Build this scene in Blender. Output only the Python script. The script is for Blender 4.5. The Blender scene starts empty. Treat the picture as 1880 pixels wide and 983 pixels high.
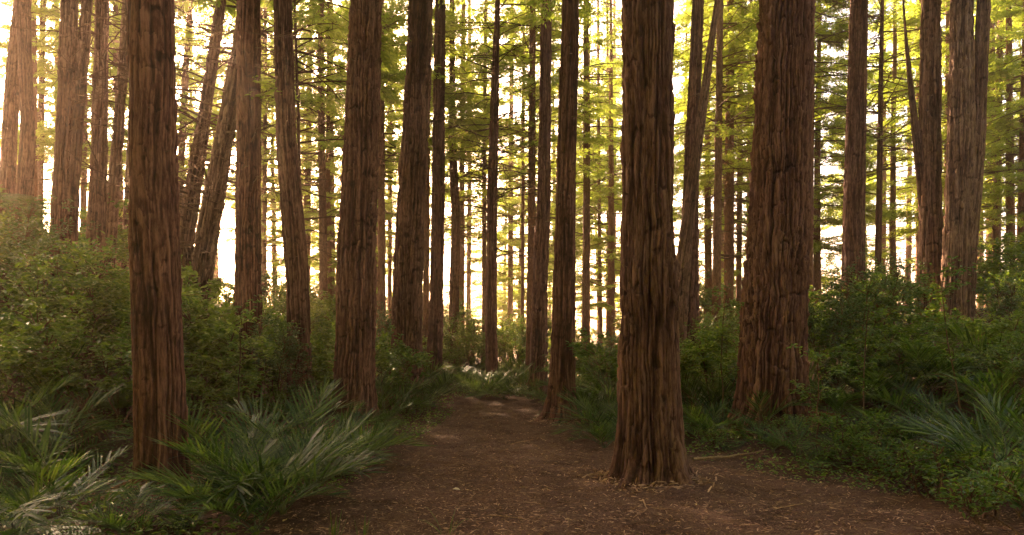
import bpy, math, random
import numpy as np
from mathutils import Matrix, Vector

# ------------------------------------------------------------------ camera, world, sun, exposure
sc = bpy.context.scene
C = sc.collection
F, CX, HY, CAMZ = 1300.0, 940.0, 625.0, 1.65          # focal length and horizon in photograph pixels
cam = bpy.data.cameras.new('camera')
cam.sensor_width = 36.0
cam.lens = 36.0 * F / 1880.0
cam.shift_y = (HY - 491.5) / 1880.0
cam.clip_start = 0.1
cam.clip_end = 2000.0
co = bpy.data.objects.new('camera', cam)
co.location = (0, 0, CAMZ)
co.rotation_euler = (math.radians(90), 0, 0)
C.objects.link(co)
sc.camera = co

SUN_EL, SUN_AZ = math.radians(25.0), math.radians(-26.0)   # azimuth from +Y towards +X
w = bpy.data.worlds.new('World')
sc.world = w
w.use_nodes = True
nt = w.node_tree
sky = nt.nodes.new('ShaderNodeTexSky')
sky.sky_type = 'NISHITA'
sky.sun_disc = False
sky.sun_elevation = SUN_EL
sky.sun_rotation = SUN_AZ
sky.air_density = 1.0
sky.dust_density = 5.0
sky.ozone_density = 0.6
bg = nt.nodes['Background']
tint = nt.nodes.new('ShaderNodeMix'); tint.data_type = 'RGBA'; tint.blend_type = 'MULTIPLY'; tint.inputs[0].default_value = 1.0
tint.inputs[7].default_value = (1.0, .80, .68, 1)      # evening air: a peach cast over the whole sky
nt.links.new(sky.outputs[0], tint.inputs[6]); nt.links.new(tint.outputs[2], bg.inputs[0])
bg.inputs[1].default_value = 0.15
sl = bpy.data.lights.new('sun', 'SUN')
sl.energy = 5.0
sl.angle = math.radians(0.6)
sl.color = (1.0, 0.69, 0.43)
so = bpy.data.objects.new('sun', sl)
so.location = (-20, 40, 60)
sd = Vector((math.sin(SUN_AZ) * math.cos(SUN_EL), math.cos(SUN_AZ) * math.cos(SUN_EL), math.sin(SUN_EL)))
so.rotation_euler = sd.to_track_quat('Z', 'Y').to_euler()
C.objects.link(so)
vs = sc.view_settings
vs.view_transform = 'Standard'
vs.look = 'None'
vs.gamma = 1.0
vs.exposure = 3.15
sc.cycles.use_denoising = True
sc.cycles.max_bounces = 6
sc.cycles.diffuse_bounces = 3
sc.cycles.transmission_bounces = 5
sc.cycles.glossy_bounces = 2
sc.cycles.transparent_max_bounces = 4
sc.cycles.volume_bounces = 1
sc.cycles.sample_clamp_indirect = 6.0
sc.cycles.sample_clamp_direct = 30.0

R = np.random.default_rng(11)
random.seed(5)

# ------------------------------------------------------------------ helpers
def mesh_np(name, V, Q=None, T=None, mats=(), mi=None, smooth=False, attrs=None):
    """V Nx3, Q Mx4 quads, T Kx3 triangles; mi material index per face (quads then triangles)"""
    me = bpy.data.meshes.new(name)
    V = np.asarray(V, np.float32)
    Q = np.zeros((0, 4), np.int32) if Q is None else np.asarray(Q, np.int32)
    T = np.zeros((0, 3), np.int32) if T is None else np.asarray(T, np.int32)
    me.vertices.add(len(V))
    me.vertices.foreach_set('co', V.ravel())
    nl = len(Q) * 4 + len(T) * 3
    me.loops.add(nl)
    me.loops.foreach_set('vertex_index', np.concatenate([Q.ravel(), T.ravel()]).astype(np.int32))
    me.polygons.add(len(Q) + len(T))
    st = np.concatenate([np.arange(len(Q)) * 4, len(Q) * 4 + np.arange(len(T)) * 3]).astype(np.int32)
    me.polygons.foreach_set('loop_start', st)
    for m in mats:
        me.materials.append(m)
    if mi is not None:
        me.polygons.foreach_set('material_index', np.asarray(mi, np.int32))
    if smooth:
        me.polygons.foreach_set('use_smooth', np.ones(len(Q) + len(T), bool))
    for k, a in (attrs or {}).items():
        at = me.attributes.new(k, 'FLOAT', 'POINT')
        at.data.foreach_set('value', np.asarray(a, np.float32))
    me.update(calc_edges=True)
    return me


class Geo:
    """collects pieces that become one mesh"""
    def __init__(self):
        self.V, self.Q, self.T, self.mq, self.mt, self.n = [], [], [], [], [], 0

    def add(self, V, Q=None, T=None, m=0):
        V = np.asarray(V, float).reshape(-1, 3)
        if Q is not None and len(Q):
            self.Q.append(np.asarray(Q) + self.n)
            self.mq.append(np.full(len(Q), m))
        if T is not None and len(T):
            self.T.append(np.asarray(T) + self.n)
            self.mt.append(np.full(len(T), m))
        self.V.append(V)
        self.n += len(V)

    def tube(self, P, r, n=5, m=0):
        P = np.asarray(P, float)
        r = np.broadcast_to(np.asarray(r, float), (len(P),))
        d = np.gradient(P, axis=0)
        d /= np.linalg.norm(d, axis=1)[:, None] + 1e-9
        ref = np.array([0, 0, 1.0]) if abs(d[:, 2]).mean() < 0.8 else np.array([1.0, 0, 0])
        a = np.cross(d, ref)
        a /= np.linalg.norm(a, axis=1)[:, None] + 1e-9
        b = np.cross(d, a)
        t = np.linspace(0, 2 * np.pi, n, endpoint=False)
        V = P[:, None, :] + r[:, None, None] * (np.cos(t)[None, :, None] * a[:, None, :] + np.sin(t)[None, :, None] * b[:, None, :])
        i = np.arange(len(P) - 1)[:, None] * n
        j = np.arange(n)[None, :]
        k = (j + 1) % n
        Q = np.stack([i + j, i + k, i + n + k, i + n + j], -1).reshape(-1, 4)
        self.add(V.reshape(-1, 3), Q, m=m)

    def strips(self, B, D, N, L, W, m=0, bend=0.0, sec=(0, .5, 1), wid=(.4, 1, .1)):
        """many blades at once: base B, direction D, face normal N, length L, width W; bent down by bend"""
        B = np.asarray(B, float); D = np.asarray(D, float); N = np.asarray(N, float)
        K = len(B)
        D = D / (np.linalg.norm(D, axis=1)[:, None] + 1e-9)
        S = np.cross(D, N)
        S /= np.linalg.norm(S, axis=1)[:, None] + 1e-9
        L = np.broadcast_to(np.asarray(L, float), (K,))
        W = np.broadcast_to(np.asarray(W, float), (K,))
        bend = np.broadcast_to(np.asarray(bend, float), (K,))
        rows = []
        for s, ww in zip(sec, wid):
            c = B + D * (L * s)[:, None]
            c[:, 2] -= bend * L * s * s
            c = c - D * (bend * L * s * s * 0.25)[:, None]
            rows.append(c - S * (W * ww / 2)[:, None])
            rows.append(c + S * (W * ww / 2)[:, None])
        n = len(rows)
        V = np.stack(rows, 1).reshape(-1, 3)
        base = (np.arange(K) * n)[:, None]
        Q = []
        for q in range(len(sec) - 1):
            Q.append(np.stack([base[:, 0] + 2 * q, base[:, 0] + 2 * q + 1, base[:, 0] + 2 * q + 3, base[:, 0] + 2 * q + 2], -1))
        self.add(V, np.concatenate(Q), m=m)

    def leaves(self, P, D, U, L, W, fold=0.25, m=0):
        """pointed folded leaves: base P, direction D, rough up U"""
        P = np.asarray(P, float); K = len(P)
        D = D / (np.linalg.norm(D, axis=1)[:, None] + 1e-9)
        S = np.cross(D, U)
        S /= np.linalg.norm(S, axis=1)[:, None] + 1e-9
        Nn = np.cross(S, D)
        L = np.broadcast_to(np.asarray(L, float), (K,))[:, None]
        W = np.broadcast_to(np.asarray(W, float), (K,))[:, None]
        lift = W * fold
        v0 = P
        vl1 = P + D * L * .33 - S * W * .5 + Nn * lift
        vl2 = P + D * L * .7 - S * W * .36 + Nn * lift * .7 - Nn * L * .04
        v3 = P + D * L - Nn * L * .12
        vr1 = P + D * L * .33 + S * W * .5 + Nn * lift
        vr2 = P + D * L * .7 + S * W * .36 + Nn * lift * .7 - Nn * L * .04
        V = np.stack([v0, vl1, vl2, v3, vr2, vr1], 1).reshape(-1, 3)
        b = (np.arange(K) * 6)[:, None]
        Q = np.concatenate([b + np.array([[0, 3, 2, 1]]), b + np.array([[0, 5, 4, 3]])])
        self.add(V, Q, m=m)

    def mesh(self, name, mats, smooth=False):
        V = np.concatenate(self.V)
        Q = np.concatenate(self.Q) if self.Q else None
        T = np.concatenate(self.T) if self.T else None
        mi = np.concatenate(self.mq + self.mt)
        return mesh_np(name, V, Q, T, mats, mi, smooth)


def rnd_dirs(n, zlo=-1, zhi=1):
    a = R.uniform(0, 2 * np.pi, n); z = R.uniform(zlo, zhi, n); s = np.sqrt(1 - z * z)
    return np.stack([np.cos(a) * s, np.sin(a) * s, z], 1)


_TAB = {}
def vnoise(u, v, per, seed):
    """value noise, periodic in u with per cells, 0..1"""
    tab = _TAB.get((per, seed))
    if tab is None:
        tab = _TAB[(per, seed)] = np.random.default_rng(seed).random((per, 512))
    ui = np.floor(u).astype(int); vi = np.floor(v).astype(int)
    fu = u - ui; fv = v - vi
    fu = fu * fu * (3 - 2 * fu); fv = fv * fv * (3 - 2 * fv)
    a = tab[ui % per, vi % 512]; b = tab[(ui + 1) % per, vi % 512]
    c = tab[ui % per, (vi + 1) % 512]; d = tab[(ui + 1) % per, (vi + 1) % 512]
    return (a * (1 - fu) + b * fu) * (1 - fv) + (c * (1 - fu) + d * fu) * fv


def sstep(a, b, x):
    t = np.clip((x - a) / (b - a), 0, 1)
    return t * t * (3 - 2 * t)


def terrain(x, y):
    x = np.asarray(x, float); y = np.asarray(y, float)
    left = 3.9 * sstep(-4.3, -19, x) * sstep(6.0, 22, y) + 0.25 * sstep(-4.8, -7, x)
    right = 2.6 * sstep(3.0, 15, x) * sstep(6.0, 18, y) + 0.12 * sstep(3.0, 4.5, x) * sstep(8, 11, y)
    far = -0.012 * np.maximum(y - 30, 0) * np.exp(-(x / 25) ** 2)
    lump = (vnoise(x * .55 + 40, y * .55 + 40, 509, 1) - .5) * .22 + (vnoise(x * .13 + 40, y * .13 + 40, 509, 2) - .5) * .9 * sstep(14, 40, np.hypot(x, y))
    fine = (vnoise(x * 2.3 + 90, y * 2.3 + 90, 509, 3) - .5) * .05
    flat = sstep(1.0, 4.5, np.abs(x - 0.3))
    duff = 0
    for tx, ty, tr in ((1.6, 8.2, .42), (.99, 14.2, .3), (-3.9, 7.9, .33), (4.4, 12.0, .7)):
        duff = duff + .045 * np.exp(-np.maximum(np.hypot(x - tx, y - ty) - tr, 0) / .3)
    return left + right + far + duff + lump * (0.25 + .75 * flat) + fine


def tz(x, y):
    return float(terrain(np.array([x]), np.array([y]))[0])


def on_ground(px, py):
    """where the sight line of a photograph pixel meets the ground (build-time measuring aid)"""
    d = np.arange(3.0, 60, 0.04)
    x = (px - CX) / F * d
    hit = np.nonzero(CAMZ + (HY - py) / F * d <= terrain(x, d))[0]
    k = hit[0] if len(hit) else len(d) - 1
    return float(x[k]), float(d[k])


def obj(name, me, parent=None, loc=(0, 0, 0), rot=(0, 0, 0), scale=1.0):
    o = bpy.data.objects.new(name, me)
    C.objects.link(o)
    o.location = loc
    o.rotation_euler = rot
    o.scale = (scale,) * 3 if not hasattr(scale, '__len__') else scale
    if parent:
        o.parent = parent
    return o


def tag(o, label=None, cat=None, group=None, kind=None):
    if label: o['label'] = label
    if cat: o['category'] = cat
    if group: o['group'] = group
    if kind: o['kind'] = kind
    return o


def copy_tree(o, parent=None):
    c = o.copy(); C.objects.link(c); c.parent = parent
    for ch in list(o.children):
        copy_tree(ch, c)
    return c

# ------------------------------------------------------------------ materials
def new_mat(name):
    m = bpy.data.materials.new(name)
    m.use_nodes = True
    n = m.node_tree
    return m, n, n.nodes, n.links, n.nodes['Principled BSDF']


def N(nodes, t, **kw):
    n = nodes.new(t)
    for k, v in kw.items():
        setattr(n, k, v)
    return n


def ramp(nodes, stops):
    r = nodes.new('ShaderNodeValToRGB')
    e = r.color_ramp.elements
    while len(e) < len(stops):
        e.new(0.5)
    for q, (p, c) in zip(e, stops):
        q.position = p; q.color = (*c, 1)
    return r


def leaf_mat(name, cols, trans, rough=.45, tfac=.45, spec=.4):
    """cols: ramp of base colours over random leaf; trans: tint of the light that comes through"""
    m, t, nd, ln, p = new_mat(name)
    g = N(nd, 'ShaderNodeNewGeometry')
    oi = N(nd, 'ShaderNodeObjectInfo')
    add = N(nd, 'ShaderNodeMath', operation='MULTIPLY_ADD')
    ln.new(oi.outputs['Random'], add.inputs[0]); add.inputs[1].default_value = .35
    mul = N(nd, 'ShaderNodeMath', operation='MULTIPLY')
    ln.new(g.outputs['Random Per Island'], mul.inputs[0]); mul.inputs[1].default_value = .65
    ln.new(mul.outputs[0], add.inputs[2])
    r = ramp(nd, [(i / (len(cols) - 1), c) for i, c in enumerate(cols)])
    ln.new(add.outputs[0], r.inputs[0])
    ln.new(r.outputs[0], p.inputs['Base Color'])
    p.inputs['Roughness'].default_value = rough
    p.inputs['Specular IOR Level'].default_value = spec
    tr = N(nd, 'ShaderNodeBsdfTranslucent')
    mx = N(nd, 'ShaderNodeMix', data_type='RGBA', blend_type='MULTIPLY')
    mx.inputs[0].default_value = 1.0
    ln.new(r.outputs[0], mx.inputs[6]); mx.inputs[7].default_value = (*trans, 1)
    ln.new(mx.outputs[2], tr.inputs[0])
    ms = N(nd, 'ShaderNodeMixShader'); ms.inputs[0].default_value = tfac
    ln.new(p.outputs[0], ms.inputs[1]); ln.new(tr.outputs[0], ms.inputs[2])
    ln.new(ms.outputs[0], nd['Material Output'].inputs[0])
    return m


def bark_mat(name, dark, mid, light, fine=1.0, attr=True, bump=.6):
    m, t, nd, ln, p = new_mat(name)
    tc = N(nd, 'ShaderNodeTexCoord')
    mp = N(nd, 'ShaderNodeMapping'); mp.inputs['Scale'].default_value = (15 * fine, 15 * fine, 3.0 * fine)
    ln.new(tc.outputs['Object'], mp.inputs[0])
    n1 = N(nd, 'ShaderNodeTexNoise'); n1.inputs['Scale'].default_value = 2.2; n1.inputs['Detail'].default_value = 9; n1.inputs['Roughness'].default_value = .74
    n1.inputs['Distortion'].default_value = .12
    ln.new(mp.outputs[0], n1.inputs[0])
    mp2 = N(nd, 'ShaderNodeMapping'); mp2.inputs['Scale'].default_value = (2.2, 2.2, .8)
    ln.new(tc.outputs['Object'], mp2.inputs[0])
    n2 = N(nd, 'ShaderNodeTexNoise'); n2.inputs['Scale'].default_value = .9; n2.inputs['Detail'].default_value = 5
    ln.new(mp2.outputs[0], n2.inputs[0])
    r = ramp(nd, [(.33, dark), (.5, mid), (.68, light)])
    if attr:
        a = N(nd, 'ShaderNodeAttribute', attribute_name='ridge_and_shade')
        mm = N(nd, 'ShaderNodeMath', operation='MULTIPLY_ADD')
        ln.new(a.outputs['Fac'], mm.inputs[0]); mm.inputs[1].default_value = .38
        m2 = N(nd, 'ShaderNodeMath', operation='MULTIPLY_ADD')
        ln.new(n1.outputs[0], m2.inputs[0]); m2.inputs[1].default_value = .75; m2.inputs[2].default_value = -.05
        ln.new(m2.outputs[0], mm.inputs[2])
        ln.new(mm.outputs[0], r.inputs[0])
    else:
        ln.new(n1.outputs[0], r.inputs[0])
    mx = N(nd, 'ShaderNodeMix', data_type='RGBA', blend_type='MULTIPLY'); mx.inputs[0].default_value = .75
    r2 = ramp(nd, [(.3, (.55, .45, .42)), (.5, (1, .95, .9)), (.7, (1.0, 1.0, 1.0))])
    ln.new(n2.outputs[0], r2.inputs[0])
    ln.new(r.outputs[0], mx.inputs[6]); ln.new(r2.outputs[0], mx.inputs[7])
    ln.new(mx.outputs[2], p.inputs['Base Color'])
    oi = N(nd, 'ShaderNodeObjectInfo')
    r3 = ramp(nd, [(0, (.7, .62, .6)), (.35, (1.05, .88, .8)), (.7, (.9, .88, .85)), (1, (1.15, 1.0, .92))])
    ln.new(oi.outputs['Random'], r3.inputs[0])
    mx3 = N(nd, 'ShaderNodeMix', data_type='RGBA', blend_type='MULTIPLY'); mx3.inputs[0].default_value = 1.0
    ln.new(mx.outputs[2], mx3.inputs[6]); ln.new(r3.outputs[0], mx3.inputs[7]); ln.new(mx3.outputs[2], p.inputs['Base Color'])
    p.inputs['Roughness'].default_value = .9
    p.inputs['Specular IOR Level'].default_value = .2
    b = N(nd, 'ShaderNodeBump'); b.inputs['Strength'].default_value = bump; b.inputs['Distance'].default_value = .025
    ln.new(n1.outputs[0], b.inputs['Height']); ln.new(b.outputs[0], p.inputs['Normal'])
    return m


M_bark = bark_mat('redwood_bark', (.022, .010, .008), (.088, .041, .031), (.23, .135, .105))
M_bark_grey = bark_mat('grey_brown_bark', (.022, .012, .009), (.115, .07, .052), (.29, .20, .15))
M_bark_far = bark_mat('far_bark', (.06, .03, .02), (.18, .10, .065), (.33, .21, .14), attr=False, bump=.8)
M_twig = bark_mat('twig_bark', (.05, .03, .02), (.12, .075, .05), (.2, .14, .1), fine=2, attr=False, bump=.3)
M_needle = leaf_mat('conifer_foliage', [(.045, .07, .012), (.08, .115, .020), (.12, .15, .032)], (5.2, 4.5, 2.9), tfac=.68, rough=.6)
M_shrub = leaf_mat('shrub_leaves', [(.02, .045, .012), (.05, .09, .018), (.12, .16, .04)], (3.2, 3.0, .8), tfac=.42, rough=.42, spec=.4)
M_shrub2 = leaf_mat('broad_shrub_leaves', [(.035, .07, .012), (.075, .12, .02), (.14, .19, .05)], (2.8, 2.6, .8), tfac=.4, rough=.4, spec=.45)
M_shrub3 = leaf_mat('dark_shrub_leaves', [(.012, .03, .01), (.03, .06, .018), (.08, .11, .04)], (2.8, 2.8, .9), tfac=.35, rough=.38, spec=.5)
M_palm = leaf_mat('palm_leaflets', [(.010, .026, .008), (.032, .062, .018), (.09, .13, .04)], (2.4, 2.3, .6), tfac=.35, rough=.5, spec=.25)
M_fern = leaf_mat('fern_fronds', [(.025, .055, .012), (.04, .08, .016), (.06, .10, .02)], (2.0, 2.0, .7), tfac=.35, rough=.5)
M_grass = leaf_mat('grass_blades', [(.05, .08, .02), (.08, .11, .03), (.12, .13, .05)], (1.8, 1.8, .8), tfac=.4, rough=.5)
M_stalk = leaf_mat('green_stalks', [(.05, .06, .02), (.08, .09, .035)], (1, 1, 1), tfac=.05)


def soil_mat(name, cols, sc_=1.0):
    m, t, nd, ln, p = new_mat(name)
    tc = N(nd, 'ShaderNodeTexCoord')
    n1 = N(nd, 'ShaderNodeTexNoise'); n1.inputs['Scale'].default_value = 55 * sc_; n1.inputs['Detail'].default_value = 8; n1.inputs['Roughness'].default_value = .75
    n2 = N(nd, 'ShaderNodeTexNoise'); n2.inputs['Scale'].default_value = 1.3; n2.inputs['Detail'].default_value = 6
    vo = N(nd, 'ShaderNodeTexVoronoi'); vo.inputs['Scale'].default_value = 75 * sc_
    for q in (n1, n2, vo):
        ln.new(tc.outputs['Object'], q.inputs['Vector'])
    r = ramp(nd, [(.3, cols[0]), (.52, cols[1]), (.72, cols[2])])
    ln.new(n1.outputs[0], r.inputs[0])
    r2 = ramp(nd, [(.35, (.6, .55, .5)), (.6, (1, 1, 1))])
    ln.new(n2.outputs[0], r2.inputs[0])
    mx = N(nd, 'ShaderNodeMix', data_type='RGBA', blend_type='MULTIPLY'); mx.inputs[0].default_value = .8
    ln.new(r.outputs[0], mx.inputs[6]); ln.new(r2.outputs[0], mx.inputs[7])
    ln.new(mx.outputs[2], p.inputs['Base Color'])
    p.inputs['Roughness'].default_value = .95
    p.inputs['Specular IOR Level'].default_value = .15
    ad = N(nd, 'ShaderNodeMath', operation='ADD')
    ln.new(n1.outputs[0], ad.inputs[0]); ln.new(vo.outputs['Distance'], ad.inputs[1])
    b = N(nd, 'ShaderNodeBump'); b.inputs['Strength'].default_value = .8; b.inputs['Distance'].default_value = .02
    ln.new(ad.outputs[0], b.inputs['Height']); ln.new(b.outputs[0], p.inputs['Normal'])
    return m


M_soil = soil_mat('forest_soil', [(.035, .018, .011), (.085, .044, .027), (.15, .085, .052)])
M_path = soil_mat('path_mulch', [(.02, .010, .007), (.10, .05, .032), (.24, .14, .092)])
M_litter = leaf_mat('dead_needles', [(.03, .014, .008), (.17, .088, .055), (.52, .34, .22)], (1, .8, .6), tfac=.1, rough=.8, spec=.15)

# ------------------------------------------------------------------ ground and path
def grid_axis(lo, hi, c, fine, n):
    """coordinates dense near c, sparse at the ends"""
    t = np.linspace(-1, 1, n)
    k = np.sinh(t * 4.2) / np.sinh(4.2)
    a = np.where(k < 0, c + k * (c - lo), c + k * (hi - c))
    return a

gx = grid_axis(-300, 300, 0.5, 0, 280)
gy = grid_axis(-60, 560, 9.0, 0, 320)
X, Y = np.meshgrid(gx, gy)
Z = terrain(X, Y)
V = np.stack([X, Y, Z], -1).reshape(-1, 3)
nx, ny = len(gx), len(gy)
i, j = np.meshgrid(np.arange(nx - 1), np.arange(ny - 1))
a0 = (j * nx + i).ravel()
Q = np.stack([a0, a0 + 1, a0 + nx + 1, a0 + nx], -1)
g = obj('ground', mesh_np('ground', V, Q, mats=[M_soil], smooth=True))
tag(g, 'dark brown forest floor rising into banks on both sides', kind='structure')

# path outline: left and right edge per distance (read off the photograph)
PY = np.array([0.5, 4.0, 6.0, 7.5, 9.0, 11.0, 13.5, 16.0, 18.5, 21.0])
PL = np.array([-2.3, -2.2, -1.9, -1.75, -1.7, -1.55, -1.3, -1.2, -1.4, -2.4])
PR = np.array([5.5, 5.3, 5.0, 4.3, 2.9, 1.6, 1.15, .8, .6, 0.0])
def path_edges(y):
    return np.interp(y, PY, PL), np.interp(y, PY, PR)
yy = np.arange(0.5, 21, .045)
l, r_ = path_edges(yy)
l = l + (vnoise(yy * 1.7, yy * 0, 97, 8) - .5) * .35; r_ = r_ + (vnoise(yy * 1.9, yy * 0, 97, 9) - .5) * .4
tt = np.linspace(0, 1, 110)
X = l[:, None] + (r_ - l)[:, None] * tt[None, :]
Y = np.repeat(yy[:, None], len(tt), 1)
edge = np.minimum(tt, 1 - tt)[None, :]
crumb = (vnoise(X * 14 + 200, Y * 14, 9973, 21) - .5) * .03 + (vnoise(X * 5 + 200, Y * 5, 9973, 22) - .5) * .03
Z = terrain(X, Y) + .012 + crumb * np.clip(edge * 12, 0, 1) + .012 * np.clip(edge * 8, 0, 1)
Z = np.where(edge < 1e-6, Z - .04, Z)
V = np.stack([X, Y, Z], -1).reshape(-1, 3)
nx, ny = len(tt), len(yy)
i, j = np.meshgrid(np.arange(nx - 1), np.arange(ny - 1))
a0 = (j * nx + i).ravel()
Q = np.stack([a0, a0 + 1, a0 + nx + 1, a0 + nx], -1)
p = obj('path', mesh_np('path', V, Q, mats=[M_path], smooth=True))
tag(p, 'reddish brown footpath of mulch and needles leading into the trees', kind='structure')

# ------------------------------------------------------------------ trunks
def trunk_mesh(name, pts, d, mat, H=24.0, ybase=None, flare=.35, lobes=5, amp=.02, flute=0.0, seed=1, ldy=0.0, nth=None, origin=None, cap=True):
    """pts: (px, py, width px) from top to bottom at distance d. returns mesh in local coordinates and functions"""
    pts = sorted([((CAMZ + (HY - py) / F * d), (px - CX) / F * d, w_ / 2 / F * d) for px, py, w_ in pts])
    zc = np.array([q[0] for q in pts]); xc = np.array([q[1] for q in pts]); rc = np.array([q[2] for q in pts])
    wpx = rc.max() * 2 * F / d
    zt = zc[-1]
    sl_ = (xc[-1] - xc[-2]) / (zc[-1] - zc[-2]) * .6
    zc = np.append(zc, [zt + 3, max(H, zt + 5)]); xc = np.append(xc, [xc[-1] + sl_ * 3, xc[-1] + sl_ * 5]); rc = np.append(rc, [rc[-1] * .85, .05])
    bx = xc[0]
    z0 = tz(bx, d)
    if zc[0] > z0 + .3:          # extend the lowest measured point down to the soil
        s = (xc[1] - xc[0]) / (zc[1] - zc[0])
        zc = np.insert(zc, 0, z0); xc = np.insert(xc, 0, xc[0] - s * (zc[1] - z0) * .8); rc = np.insert(rc, 0, rc[0] * 1.12)
        bx = xc[0]
    vis = CAMZ + HY / F * d + .6
    step = max(.018, 1.15 * d / F * 1.6)
    zz = np.concatenate([np.arange(z0 - .35, min(vis, zc[-1] - .5), step), np.arange(min(vis, zc[-1] - .5), zc[-1] + .01, .5)])
    zs = np.arange(z0 - 2, zc[-1] + 2, .1)
    kern = np.hanning(23); kern /= kern.sum()
    xs = np.convolve(np.pad(np.interp(zs, zc, xc), 11, 'edge'), kern, 'valid')
    rs = np.convolve(np.pad(np.interp(zs, zc, rc), 11, 'edge'), kern, 'valid')
    cx_ = np.interp(zz, zs, xs); r = np.interp(zz, zs, rs)
    nth = nth or int(np.clip(wpx * 2.6, 14, 330))
    th = np.linspace(0, 2 * np.pi, nth, endpoint=False)
    TH, ZZ = np.meshgrid(th, zz)
    U = TH / (2 * np.pi)
    rm = float(rc[:3].mean())
    nr = max(7, int(2 * np.pi * rm / .050))
    hz = ZZ - z0
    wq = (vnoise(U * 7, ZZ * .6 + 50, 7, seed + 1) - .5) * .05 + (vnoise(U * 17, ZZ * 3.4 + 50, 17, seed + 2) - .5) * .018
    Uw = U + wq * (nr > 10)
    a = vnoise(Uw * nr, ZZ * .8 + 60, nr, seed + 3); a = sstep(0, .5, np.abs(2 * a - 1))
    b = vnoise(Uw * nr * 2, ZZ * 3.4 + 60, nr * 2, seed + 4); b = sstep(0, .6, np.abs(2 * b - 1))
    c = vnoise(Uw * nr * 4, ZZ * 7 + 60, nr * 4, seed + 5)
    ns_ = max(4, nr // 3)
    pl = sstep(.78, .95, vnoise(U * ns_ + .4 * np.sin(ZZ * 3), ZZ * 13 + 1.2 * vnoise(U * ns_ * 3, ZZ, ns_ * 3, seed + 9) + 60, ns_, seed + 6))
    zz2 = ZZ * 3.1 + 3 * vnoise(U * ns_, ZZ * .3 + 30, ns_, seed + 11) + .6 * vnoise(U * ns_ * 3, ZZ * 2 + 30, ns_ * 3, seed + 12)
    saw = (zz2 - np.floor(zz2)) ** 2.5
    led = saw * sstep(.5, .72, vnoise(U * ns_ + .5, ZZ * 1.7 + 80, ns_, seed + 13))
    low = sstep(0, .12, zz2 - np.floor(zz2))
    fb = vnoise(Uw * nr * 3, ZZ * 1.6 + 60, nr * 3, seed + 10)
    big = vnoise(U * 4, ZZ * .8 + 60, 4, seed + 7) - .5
    ridge_and_shade = np.clip(.36 * a + .2 * b + .2 * c + .42 * fb - .12 - .35 * pl + .15 * led - .25 * (1 - low) * sstep(.45, .6, vnoise(U * ns_ + .5, ZZ * 1.7 + 80, ns_, seed + 13)), 0, 1)  # bark tone from the relief, plus shade painted just under each ledge
    A = amp * 1.05 if nth > 24 else amp * .5
    disp = A * (1.5 * (a - .5) + .8 * (b - .5) + .5 * (c - .5) + .6 * (fb - .5) - .8 * pl + 1.5 * led)
    fl = .55 * np.exp(-np.maximum(hz, 0) / .5) + .6 * np.exp(-np.maximum(hz, 0) / .13)
    lob = .5 + .5 * np.cos(lobes * TH + seed + 1.2 * np.sin(2 * TH + seed))
    lob2 = .5 + .5 * np.cos((lobes * 2 + 1) * TH + seed * 3)
    rad = r[:, None] * (.93 + .08 * big + flare * fl * (.35 + lob * .9 + .25 * lob2))
    if flute:
        fz = np.exp(-np.maximum(hz, 0) / 3.2)
        rad *= 1 - flute * (fz * .6 + .4) * ((1 - np.abs(np.cos(1.5 * TH + .9 + .05 * hz))) ** 3 * .9 + (1 - np.abs(np.cos(4 * TH + seed))) ** 3 * .35)
    rad = rad + disp * np.clip(r[:, None] / .12, .15, 1)
    yoff = ldy * hz
    Xv = cx_[:, None] + rad * np.cos(TH); Yv = d + yoff + rad * np.sin(TH)
    o3 = np.array([bx, d, z0])
    V = np.stack([Xv, Yv, ZZ], -1).reshape(-1, 3) - o3
    i, j = np.meshgrid(np.arange(nth), np.arange(len(zz) - 1))
    k = (i + 1) % nth
    Q = np.stack([j * nth + i, j * nth + k, (j + 1) * nth + k, (j + 1) * nth + i], -1).reshape(-1, 4)
    me = mesh_np(name, V, Q, mats=[mat], smooth=True, attrs={'ridge_and_shade': ridge_and_shade.ravel()})
    fx = lambda z: float(np.interp(z, zs, xs) - bx)
    fr = lambda z: float(np.interp(z, zs, rs))
    return me, o3, fx, fr, max(H, zt + 5)


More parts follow.
